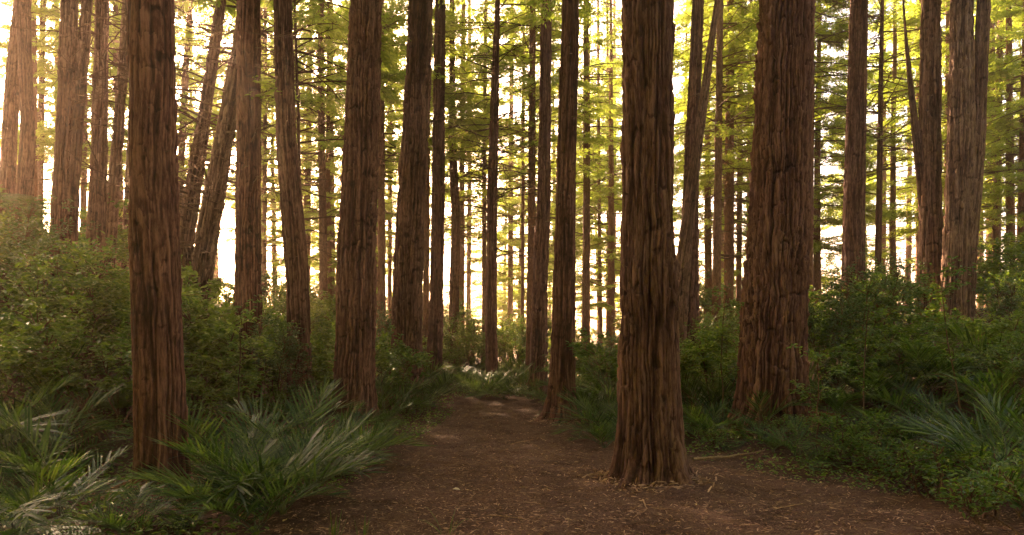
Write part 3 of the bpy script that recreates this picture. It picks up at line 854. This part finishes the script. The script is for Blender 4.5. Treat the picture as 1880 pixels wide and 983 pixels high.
FR = [frond_mesh(R.uniform(1.15, 1.5), R.uniform(.8, 1.3), nl=int(R.integers(17, 21)), leaf=R.uniform(.48, .62), curl=c_) for c_ in (.35, .45, .6, .75, .85, .4, .55)]
def make_palm(n, spread):
    t = bpy.data.objects.new('palm', None); C.objects.link(t)
    for k in range(n):
        a_ = 2 * np.pi * k / n * 1.0 + R.uniform(-.35, .35)
        obj('frond', FR[int(R.integers(0, len(FR)))], t, rot=(R.normal(0, .12), R.uniform(-.1, .45) * spread, a_), scale=R.uniform(.8, 1.12))
    G = Geo(); G.tube([[0, 0, -.15], [0, 0, .05], [0, 0, .14]], [.05, .045, .02], 8)
    obj('stem', G.mesh('stem', [M_stalk], smooth=True), t)
    return t
palm_protos = [make_palm(n, s_) for n, s_ in ((7, .8), (8, 1.0), (6, .5), (8, 1.2))]
used = set()
PALMS = []
def palm(px, py, s, k=None, d=None):
    if d is None:
        x, d = on_ground(px, py)
    else:
        x = (px - CX) / F * d
    k = int(R.integers(0, 4)) if k is None else k
    o = palm_protos[k] if k not in used else copy_tree(palm_protos[k])
    used.add(k)
    o.location = (x, d, tz(x, d)); o.rotation_euler = (0, 0, R.uniform(0, 6.28)); o.scale = (s, s, s)
    tag(o, None, 'palm', 'young palms along the path')
    PALMS.append((o, px, d, s))
for px, py, s in [(60, 900, 1.0), (95, 865, .8), (-30, 860, 1.0), (240, 990, .35), (120, 960, .8), (20, 990, .6), (400, 880, .9), (470, 935, .85), (530, 880, .9), (600, 840, .7), (650, 800, .5), (60, 800, 1.05), (-60, 790, 1.1),
                  (560, 800, .8), (700, 790, .5), (710, 770, .9), (760, 760, .8), (795, 748, .9), (735, 745, .9), (770, 725, 1.0), (845, 720, .9), (700, 835, .45),
                  (865, 728, .8), (880, 735, .7), (925, 735, .8), (862, 700, 1.2), (940, 705, 1.2), (975, 712, 1.0), (815, 715, 1.0), (950, 728, .9), (905, 728, .7), (970, 735, .6), (1000, 745, .5), (900, 715, 1.0), (840, 700, 1.0),
                  (1070, 770, .7), (1090, 800, .6), (1110, 775, .9), (1130, 810, .8), (1150, 790, .9), (1065, 745, .9), (1100, 740, 1.0), (1290, 780, .8), (1330, 770, .8), (1300, 800, .5), (1270, 745, 1.0), (1340, 740, 1.0),
                  (1290, 815, .6), (1570, 852, .5), (1640, 825, .65), (1760, 850, .8), (1860, 930, .85), (1420, 832, .45), (1470, 858, .5), (1395, 800, .6), (1110, 825, .5), (1085, 775, .8), (1540, 780, .7), (1620, 760, .9), (1690, 790, .85), (1590, 740, 1.0), (1820, 830, .9), (1880, 810, 1.0), (1900, 900, 1.0), (1780, 740, 1.1), (1860, 740, 1.2), (1890, 965, .6), (350, 985, .3), (430, 955, .65), (520, 945, .75), (580, 905, .75), (620, 872, .7), (400, 925, .6), (470, 985, .6), (650, 850, .5), (1700, 740, 1.1), (1520, 740, 1.0)]:
    palm(px, py, s)

# ------------------------------------------------------------------ ferns
def fern_frond(L, el, curl, n=20, pl=.28):
    G = Geo()
    t = np.linspace(0, 1, 12)
    ang = el - curl * 1.7 * t ** 1.4
    P = np.zeros((12, 3))
    for k in range(1, 12):
        P[k] = P[k - 1] + np.array([math.cos(ang[k]), 0, math.sin(ang[k])]) * L / 11
    G.tube(P, .006 * (1 - .85 * t) + .001, 4, 1)
    B, D, Nn, LL = [], [], [], []
    for q in np.linspace(.15, 1, n):
        b = np.array([np.interp(q, t, P[:, c]) for c in range(3)])
        a_ = np.interp(q, t, ang)
        fw = np.array([math.cos(a_), 0, math.sin(a_)]); upn = np.array([-math.sin(a_), 0, math.cos(a_)])
        l2 = L * pl * math.sin(math.pi * min(1, .18 + q * .8)) + .02
        for sg in (-1, 1):
            dd = fw * .45 + np.array([0, sg, 0]) + upn * R.uniform(-.12, .1); dd /= np.linalg.norm(dd)
            m_ = int(l2 / .026) + 2
            tt_ = np.linspace(.05, 1, m_)
            for s3 in (-1, 1):
                B.append(b + dd * (tt_ * l2)[:, None] - upn * (.15 * l2 * tt_ ** 2)[:, None])
                D.append(np.repeat((dd * .5 + s3 * np.cross(upn, dd))[None], m_, 0)); Nn.append(np.repeat(upn[None], m_, 0))
                LL.append((.045 * (1 - .75 * tt_) + .008) * (L / 1.1))
    G.strips(np.concatenate(B), np.concatenate(D), np.concatenate(Nn), np.concatenate(LL) * .62, .012, m=0, sec=(0, .6, 1), wid=(.9, 1, .2), bend=.1)
    return G.mesh('frond', [M_fern, M_stalk])
FF = [fern_frond(R.uniform(.9, 1.2), e, c) for e, c in ((1.2, .6), (.9, .6), (1.0, .9), (.7, .5))]
FERNS = []
def fern(px, py, s, d=None, n=8, name='fern', trunk=0.0, tilt=0.0):
    x, d = on_ground(px, py) if d is None else ((px - CX) / F * d, d)
    t = bpy.data.objects.new(name, None); C.objects.link(t)
    t.location = (x, d, tz(x, d)); t.scale = (s, s, s); t.rotation_euler = (0, 0, R.uniform(0, 6.28))
    for k in range(n):
        obj('frond', FF[int(R.integers(0, 4))], t, loc=(0, 0, trunk), rot=(R.normal(0, .1), R.uniform(-.1, .35) + tilt, 6.28 * k / n + R.uniform(-.3, .3)), scale=R.uniform(.8, 1.15))
    G = Geo(); G.tube([[0, 0, -.2], [0, 0, trunk * .5], [0, 0, trunk + .06]], [.05 + trunk * .02, .04 + trunk * .015, .03 + trunk * .01], 9)
    obj('trunk' if trunk else 'stem', G.mesh('fern_stem', [M_twig], smooth=True), t)
    if trunk:
        tag(t, None, 'tree fern')
    else:
        FERNS.append((t, px, d, s)); tag(t, None, 'fern', 'feathery ferns among the palms')
    return t
for px, py, s in [(30, 950, .8), (-10, 1010, .9), (215, 760, 1.1), (250, 740, 1.1), (180, 745, 1.2), (340, 760, 1.0), (360, 740, 1.1), (1330, 760, 1.0), (1290, 755, .9), (60, 770, 1.1), (20, 850, .9), (1640, 830, .6), (1720, 860, .6)]:
    fern(px, py, s)
t = fern(62, 0, 1.5, d=20.5, n=13, name='tree_fern', trunk=1.7, tilt=.5)
t['label'] = 'dark tree fern with drooping fronds behind the leftmost pair of stems'
t = fern(868, 0, 1.5, d=34, n=10, name='tree_fern', trunk=1.5, tilt=.3)
t['label'] = 'tiny tree fern far down the path, left of the pole-straight trunk'

# ------------------------------------------------------------------ seedlings
sm, lm = shrub_mesh(.55, .75, 60, 12, L=(.045, .075))
SEED = []
for px, py in [(1555, 862), (1600, 850), (1650, 890), (1500, 810), (1740, 920), (1440, 805), (1690, 905), (1770, 880), (1820, 950), (1610, 870), (760, 770), (1330, 825), (1850, 990), (1720, 830), (1800, 850), (720, 800), (640, 860)]:
    x, d = on_ground(px, py)
    t = bpy.data.objects.new('seedling', None); C.objects.link(t)
    s_ = R.uniform(.45, 1.0)
    t.location = (x, d, tz(x, d)); t.rotation_euler = (0, 0, R.uniform(0, 6.28)); t.scale = (s_, s_, s_ * R.uniform(.8, 1.3))
    obj('stems', sm, t); obj('foliage', lm, t)
    tag(t, None, 'seedling', 'low leafy plants along the path edge')
    SEED.append((t, px, d, s_))

# saplings: thin pale stems in the right bank
for (px, d, h, lean, lab) in [(1582, 10.5, 2.0, .05, 'thin upright sapling in the right bank below the purplish trunk'), (1775, 10, 2.6, -.16, 'spindly sapling leaning left in front of the twin-stemmed trunk'),
                              (1505, 9.8, 1.5, .02, 'short pale sapling stem just right of the thickest trunk'), (440, 10.5, 2.3, .04, 'thin sapling with sparse leaves between front left and slim straight trunks'), (1325, 12.4, 2.6, .03, 'light leafy sapling in front of the gap left of the thickest trunk')]:
    x = (px - CX) / F * d
    t = bpy.data.objects.new('sapling', None); C.objects.link(t); t.location = (x, d, tz(x, d)); tag(t, lab, 'sapling', 'thin saplings')
    z = np.linspace(-.1, h, 12); P = np.stack([lean * z + R.normal(0, .015, 12).cumsum(), R.normal(0, .015, 12).cumsum(), z], 1)
    G = Geo(); G.tube(P, .014 * (1 - .7 * z / h), 6); Gl = Geo()
    for k in range(16):
        i0 = R.uniform(.35, 1.0) * 11; b = P[int(i0)]
        e = b + rnd_dirs(1, 0, .5)[0] * R.uniform(.25, .5)
        G.tube([b, (b + e) / 2 + [0, 0, .03], e], [.005, .004, .002], 3)
        n = 26; tq = R.uniform(.2, 1.1, n)[:, None]
        Gl.leaves(b + (e - b) * tq + R.normal(0, .03, (n, 3)), rnd_dirs(n, -.5, .3), np.array([0, 0, 1.0]) + R.normal(0, .3, (n, 3)), R.uniform(.05, .09, n), R.uniform(.025, .04, n))
    obj('stem', G.mesh('stem', [M_twig], smooth=True), t); obj('foliage', Gl.mesh('foliage', [M_shrub]), t)

# ------------------------------------------------------------------ ground cover, litter
def off_path(x, y):
    l, r = path_edges(y)
    return (x < l - .1) | (x > r + .1) | (y > 20)
n = 150000
d = 5 + 27 * R.random(n) ** 1.1; px = R.uniform(-150, 2030, n); x = (px - CX) / F * d
k = off_path(x, d) & (vnoise(x * 1.1 + 60, d * 1.1, 509, 31) > .36)
x, d = x[k][:52000], d[k][:52000]; n = len(x)
hgt = R.random(n) ** 1.8 * .26 * (vnoise(x * .8 + 60, d * .8, 509, 32) + .3)
G = Geo(); sz = R.uniform(.035, .075, n)
G.leaves(np.stack([x, d, terrain(x, d) + hgt], 1), rnd_dirs(n, -.3, .6), np.array([0, 0, 1.0]) + R.normal(0, .4, (n, 3)), sz, sz * R.uniform(.35, .6, n))
tag(obj('undergrowth', G.mesh('undergrowth', [M_shrub])), 'low mixed leaves covering the soil under the shrubs and palms', kind='stuff')
n = 90000
d = 3.2 + 15 * R.random(n) ** 1.4; x = (R.uniform(-100, 2000, n) - CX) / F * d
G = Geo(); a_ = R.uniform(0, 6.28, n); tl_ = R.normal(0, .12, n)
big = R.random(n) < .08
onp = ~off_path(x, d)
z = terrain(x, d) + np.where(onp, .034, .008) + R.uniform(-.004, .012, n)
G.strips(np.stack([x, d, z], 1), np.stack([np.cos(a_), np.sin(a_), tl_], 1), np.array([0, 0, 1.0]) + R.normal(0, .3, (n, 3)), np.where(big, R.uniform(.06, .18, n), R.uniform(.02, .06, n)), np.where(big, .007, R.uniform(.004, .013, n)), sec=(0, .5, 1), wid=(.8, 1, .6), bend=.08)
tag(obj('leaf_litter', G.mesh('leaf_litter', [M_litter])), 'dead needles and bark crumbs strewn over the path', kind='stuff')

G = Geo()
for t_, _, _ in [q for q in TREES if q[2] < 14.5]:
    cx_, cy_ = t_.location.x, t_.location.y
    n = 1500; a_ = R.uniform(0, 6.28, n); rr = {7.55: .31, 8.2: .45, 12.0: .68, 14.2: .34, 13.4: .5}.get(round(cy_, 2), .3) + np.abs(R.normal(0, .16, n))
    x = cx_ + rr * np.cos(a_); y = cy_ + rr * np.sin(a_)
    G.strips(np.stack([x, y, terrain(x, y) + .02 + R.random(n) * .07 * np.exp(-(rr - rr.min()) / .12)], 1), np.stack([np.cos(a_ + R.normal(1.2, .8, n)), np.sin(a_ + R.normal(1.2, .8, n)), R.normal(0, .3, n)], 1),
             np.array([0, 0, 1.0]) + R.normal(0, .5, (n, 3)), R.uniform(.03, .12, n), R.uniform(.006, .022, n), wid=(.7, 1, .5), bend=.1)
tag(obj('bark_litter', G.mesh('bark_litter', [M_litter])), 'shed bark flakes heaped round the feet of the nearer trunks', kind='stuff')

# ------------------------------------------------------------------ fallen twigs, yellow leaves, grass tufts
M_pale = bark_mat('pale_stick', (.16, .11, .06), (.28, .2, .12), (.4, .3, .2), fine=2, attr=False, bump=.2)
M_red = bark_mat('rotten_wood', (.09, .035, .018), (.2, .08, .04), (.3, .14, .08), fine=2, attr=False, bump=.5)
def stick(name, pts, r, mat, lab, cat, lift=.03, curve=.03, forks=0):
    W = []
    for px, py in pts:
        x, d = on_ground(px, py); W.append([x, d, tz(x, d) + lift + r * .6])
    W = np.array(W); o3 = W[0].copy(); W -= o3
    t = np.linspace(0, 1, 14)
    tk = np.linspace(0, 1, len(W))
    P = np.stack([np.interp(t, tk, W[:, c]) for c in range(3)], 1)
    P += np.stack([R.normal(0, curve, 14).cumsum() * .25, R.normal(0, curve, 14).cumsum() * .25, np.abs(R.normal(0, curve * .15, 14))], 1)
    G = Geo(); G.tube(P, r * (1 - .55 * t) + R.normal(0, r * .06, 14), 8)
    for f in range(forks):
        b = P[int(R.integers(3, 12))]; e = b + np.append(R.normal(0, .1, 2), .01)
        G.tube([b, (b + e) / 2, e], [r * .5, r * .4, r * .2], 5)
    tag(obj(name, G.mesh(name, [mat], smooth=True), loc=o3), lab, cat)
stick('fallen_branch', [(1272, 850), (1330, 846), (1405, 834)], .022, M_pale, 'pale bare branch lying on the soil between the fluted and the thickest trunks', 'branch')
stick('fallen_branch', [(1480, 768), (1550, 775)], .05, M_red, 'reddish rotten branch lying at the right foot of the thickest trunk', 'branch', lift=.05)
stick('fallen_branch', [(1660, 845), (1720, 825)], .035, M_red, 'short rotten branch half buried in the seedlings on the right', 'branch', lift=.05)
for pts, lab in [([(770, 852), (800, 856), (832, 858)], 'curved pale twig on the path left of centre'), ([(640, 842), (668, 832), (675, 826)], 'small pale twig near the left edge of the path'),
                 ([(1080, 880), (1150, 878)], 'straight thin twig pointing at the foot of the fluted trunk'), ([(1290, 955), (1310, 985), (1300, 1000)], 'hooked twig at the bottom of the view below the fluted trunk'),
                 ([(900, 955), (960, 962)], 'short twig in the middle of the path close to the viewer'), ([(1180, 925), (1195, 945), (1170, 960)], 'bent twig in front of the fluted trunk'),
                 ([(1420, 945), (1480, 935)], 'thin twig on bare soil below the thickest trunk'), ([(940, 820), (985, 812)], 'thin twig across the middle of the path'), ([(1000, 905), (1040, 915)], 'little twig on the path left of the fluted trunk'), ([(690, 930), (742, 915)], 'thin twig lying at the lower left edge of the path')]:
    stick('twig', pts, .006, M_pale if R.random() < .6 else M_litter, lab, 'twig', lift=.035, forks=1)
M_yellow = leaf_mat('yellow_leaf', [(.45, .30, .06), (.55, .4, .12)], (1, 1, 1), tfac=.3)
M_dryleaf = leaf_mat('dry_leaf', [(.5, .38, .22), (.6, .5, .33)], (1, 1, 1), tfac=.2)
for px, py, m_, lab, s_ in [(740, 782, M_yellow, 'yellow fallen leaf at the left edge of the path', .07), (831, 907, M_dryleaf, 'pale dry leaf lying on the path left of centre', .09), (1278, 938, M_yellow, 'yellow leaf on the soil below the fluted trunk', .06),
                         (1597, 890, M_yellow, 'bright yellow leaf beneath the seedlings on the right', .07), (1505, 895, M_yellow, 'small yellow leaf on bare soil right of centre', .05), (527, 966, M_yellow, 'yellow leaf under the palms in the lower left', .08)]:
    x, d = on_ground(px, py); G = Geo()
    G.leaves(np.array([[0, 0, 0.0]]), np.array([[.9, .3, .12]]), np.array([[.1, -.3, 1.0]]), s_, s_ * .45)
    tag(obj('fallen_leaf', G.mesh('fallen_leaf', [m_]), loc=(x, d, tz(x, d) + .05), rot=(0, 0, R.uniform(0, 6.28))), lab, 'leaf', 'fallen leaves on the path')
def tuft(px, py, n, L, spread, lab, w_=.006, d=None):
    x, d = on_ground(px, py) if d is None else ((px - CX) / F * d, d)
    G = Geo(); a_ = R.uniform(0, 6.28, n)
    B = np.stack([np.cos(a_) * .03, np.sin(a_) * .03, np.full(n, -.02)], 1)
    D = np.stack([np.cos(a_) * spread, np.sin(a_) * spread, np.ones(n)], 1) + R.normal(0, .12, (n, 3))
    G.strips(B, D, np.stack([np.cos(a_), np.sin(a_), np.full(n, .2)], 1), R.uniform(.6, 1.1, n) * L, w_, sec=(0, .3, .6, .85, 1), wid=(.8, 1, .8, .5, .1), bend=spread * .7)
    tag(obj('grass_tuft', G.mesh('grass_tuft', [M_grass]), loc=(x, d, tz(x, d) + .02)), lab, 'grass tuft', 'grass tufts')
tuft(820, 985, 9, .5, .55, 'thin grass blades sprouting from the path at the bottom of the view', .007)
tuft(1178, 888, 26, .20, .9, 'dark grass tuft at the left foot of the fluted trunk')
tuft(1222, 884, 24, .18, .9, 'grass tuft at the right foot of the fluted trunk')
tuft(1262, 890, 10, .12, .9, 'sparse little grass tuft just right of the fluted trunk')
tuft(610, 1010, 9, .34, .12, 'upright broad grass blades at the bottom edge, left of the path', .012)
tuft(665, 1000, 6, .30, .15, 'few upright grass blades at the bottom edge beside the palms', .010)

# ------------------------------------------------------------------ labels by neighbouring trunks
LM = [(-400, 'the left border'), (45, 'the leftmost stems'), (120, 'the broad twin stem'), (180, 'the upright pale trunk'), (290, 'the front left trunk'), (382, 'the leaning pair'), (457, 'the slim straight trunk'),
      (549, 'the gently leaning trunk'), (652, 'the furrowed trunk'), (747, 'the stout scaly trunk'), (903, 'the pole-straight trunk'), (1032, 'the flared trunk'), (1193, 'the fluted trunk'),
      (1417, 'the thickest trunk'), (1568, 'the purplish trunk'), (1711, 'the forked trunk'), (1768, 'the twin-stemmed trunk'), (2600, 'the right border')]
ORD = ['nearest', 'second nearest', 'third nearest', 'fourth nearest', 'farthest']
POS = ['leftmost', 'second from left', 'third from left', 'fourth from left', 'fifth from left', 'sixth from left']
ROW = ['front row', 'second row', 'third row', 'fourth row', 'fifth row', 'sixth row', 'seventh row', 'eighth row', 'ninth row']
def between(k):
    a, b = LM[k][1], LM[k + 1][1]
    if a.endswith(' trunk') and b.endswith(' trunk'):
        return 'between %s and %s trunks' % (a[:-6], b[4:-6])
    return 'between %s and %s' % (a, b)
def label_all(items, word):
    cells = {}
    for it in items:
        k = max(i for i, (x, _) in enumerate(LM) if it[1] >= x) if it[1] >= LM[0][0] else 0
        cells.setdefault(k, []).append(it)
    for k, c in cells.items():
        c.sort(key=lambda q: q[2])
        n = len(c)
        if n <= 4:
            for i, it in enumerate(c):
                it[0]['label'] = '%s, %s%s' % (word(it), ORD[i] + ' ' if n > 1 else '', between(k))
        else:
            per = 3 if n <= 27 else 5
            for r0 in range(0, n, per):
                row = sorted(c[r0:r0 + per], key=lambda q: q[1])
                for i, it in enumerate(row):
                    it[0]['label'] = '%s, %s, %s%s' % (word(it), ROW[r0 // per], POS[i] + ', ' if len(row) > 1 else '', between(k))
label_all(SHRUBS, lambda it: ('large' if it[3] > .98 else 'small') + ' shrub')
label_all(PALMS, lambda it: ('large' if it[3] >= .95 else 'small' if it[3] < .7 else 'arching') + ' young palm')
label_all(FERNS, lambda it: 'feathery fern')
label_all(SEED, lambda it: 'low leafy seedling')
label_all(FAR, lambda it: 'hazy conifer')

# ------------------------------------------------------------------ haze
bpy.ops.mesh.primitive_cube_add(size=1)
hz = bpy.context.object
hz.name = 'haze'
hz.scale = (620, 640, 46)
hz.location = (0, 250, -8 + 23)
hm = bpy.data.materials.new('haze')
hm.use_nodes = True
hn = hm.node_tree.nodes
hn.remove(hn['Principled BSDF'])
pv = hn.new('ShaderNodeVolumePrincipled')
pv.inputs['Color'].default_value = (1.0, .74, .56, 1)
pv.inputs['Density'].default_value = .0015
pv.inputs['Anisotropy'].default_value = .8
hm.node_tree.links.new(pv.outputs[0], hn['Material Output'].inputs['Volume'])
hz.data.materials.append(hm)
tag(hz, 'warm sunlit haze between the trunks', kind='stuff')
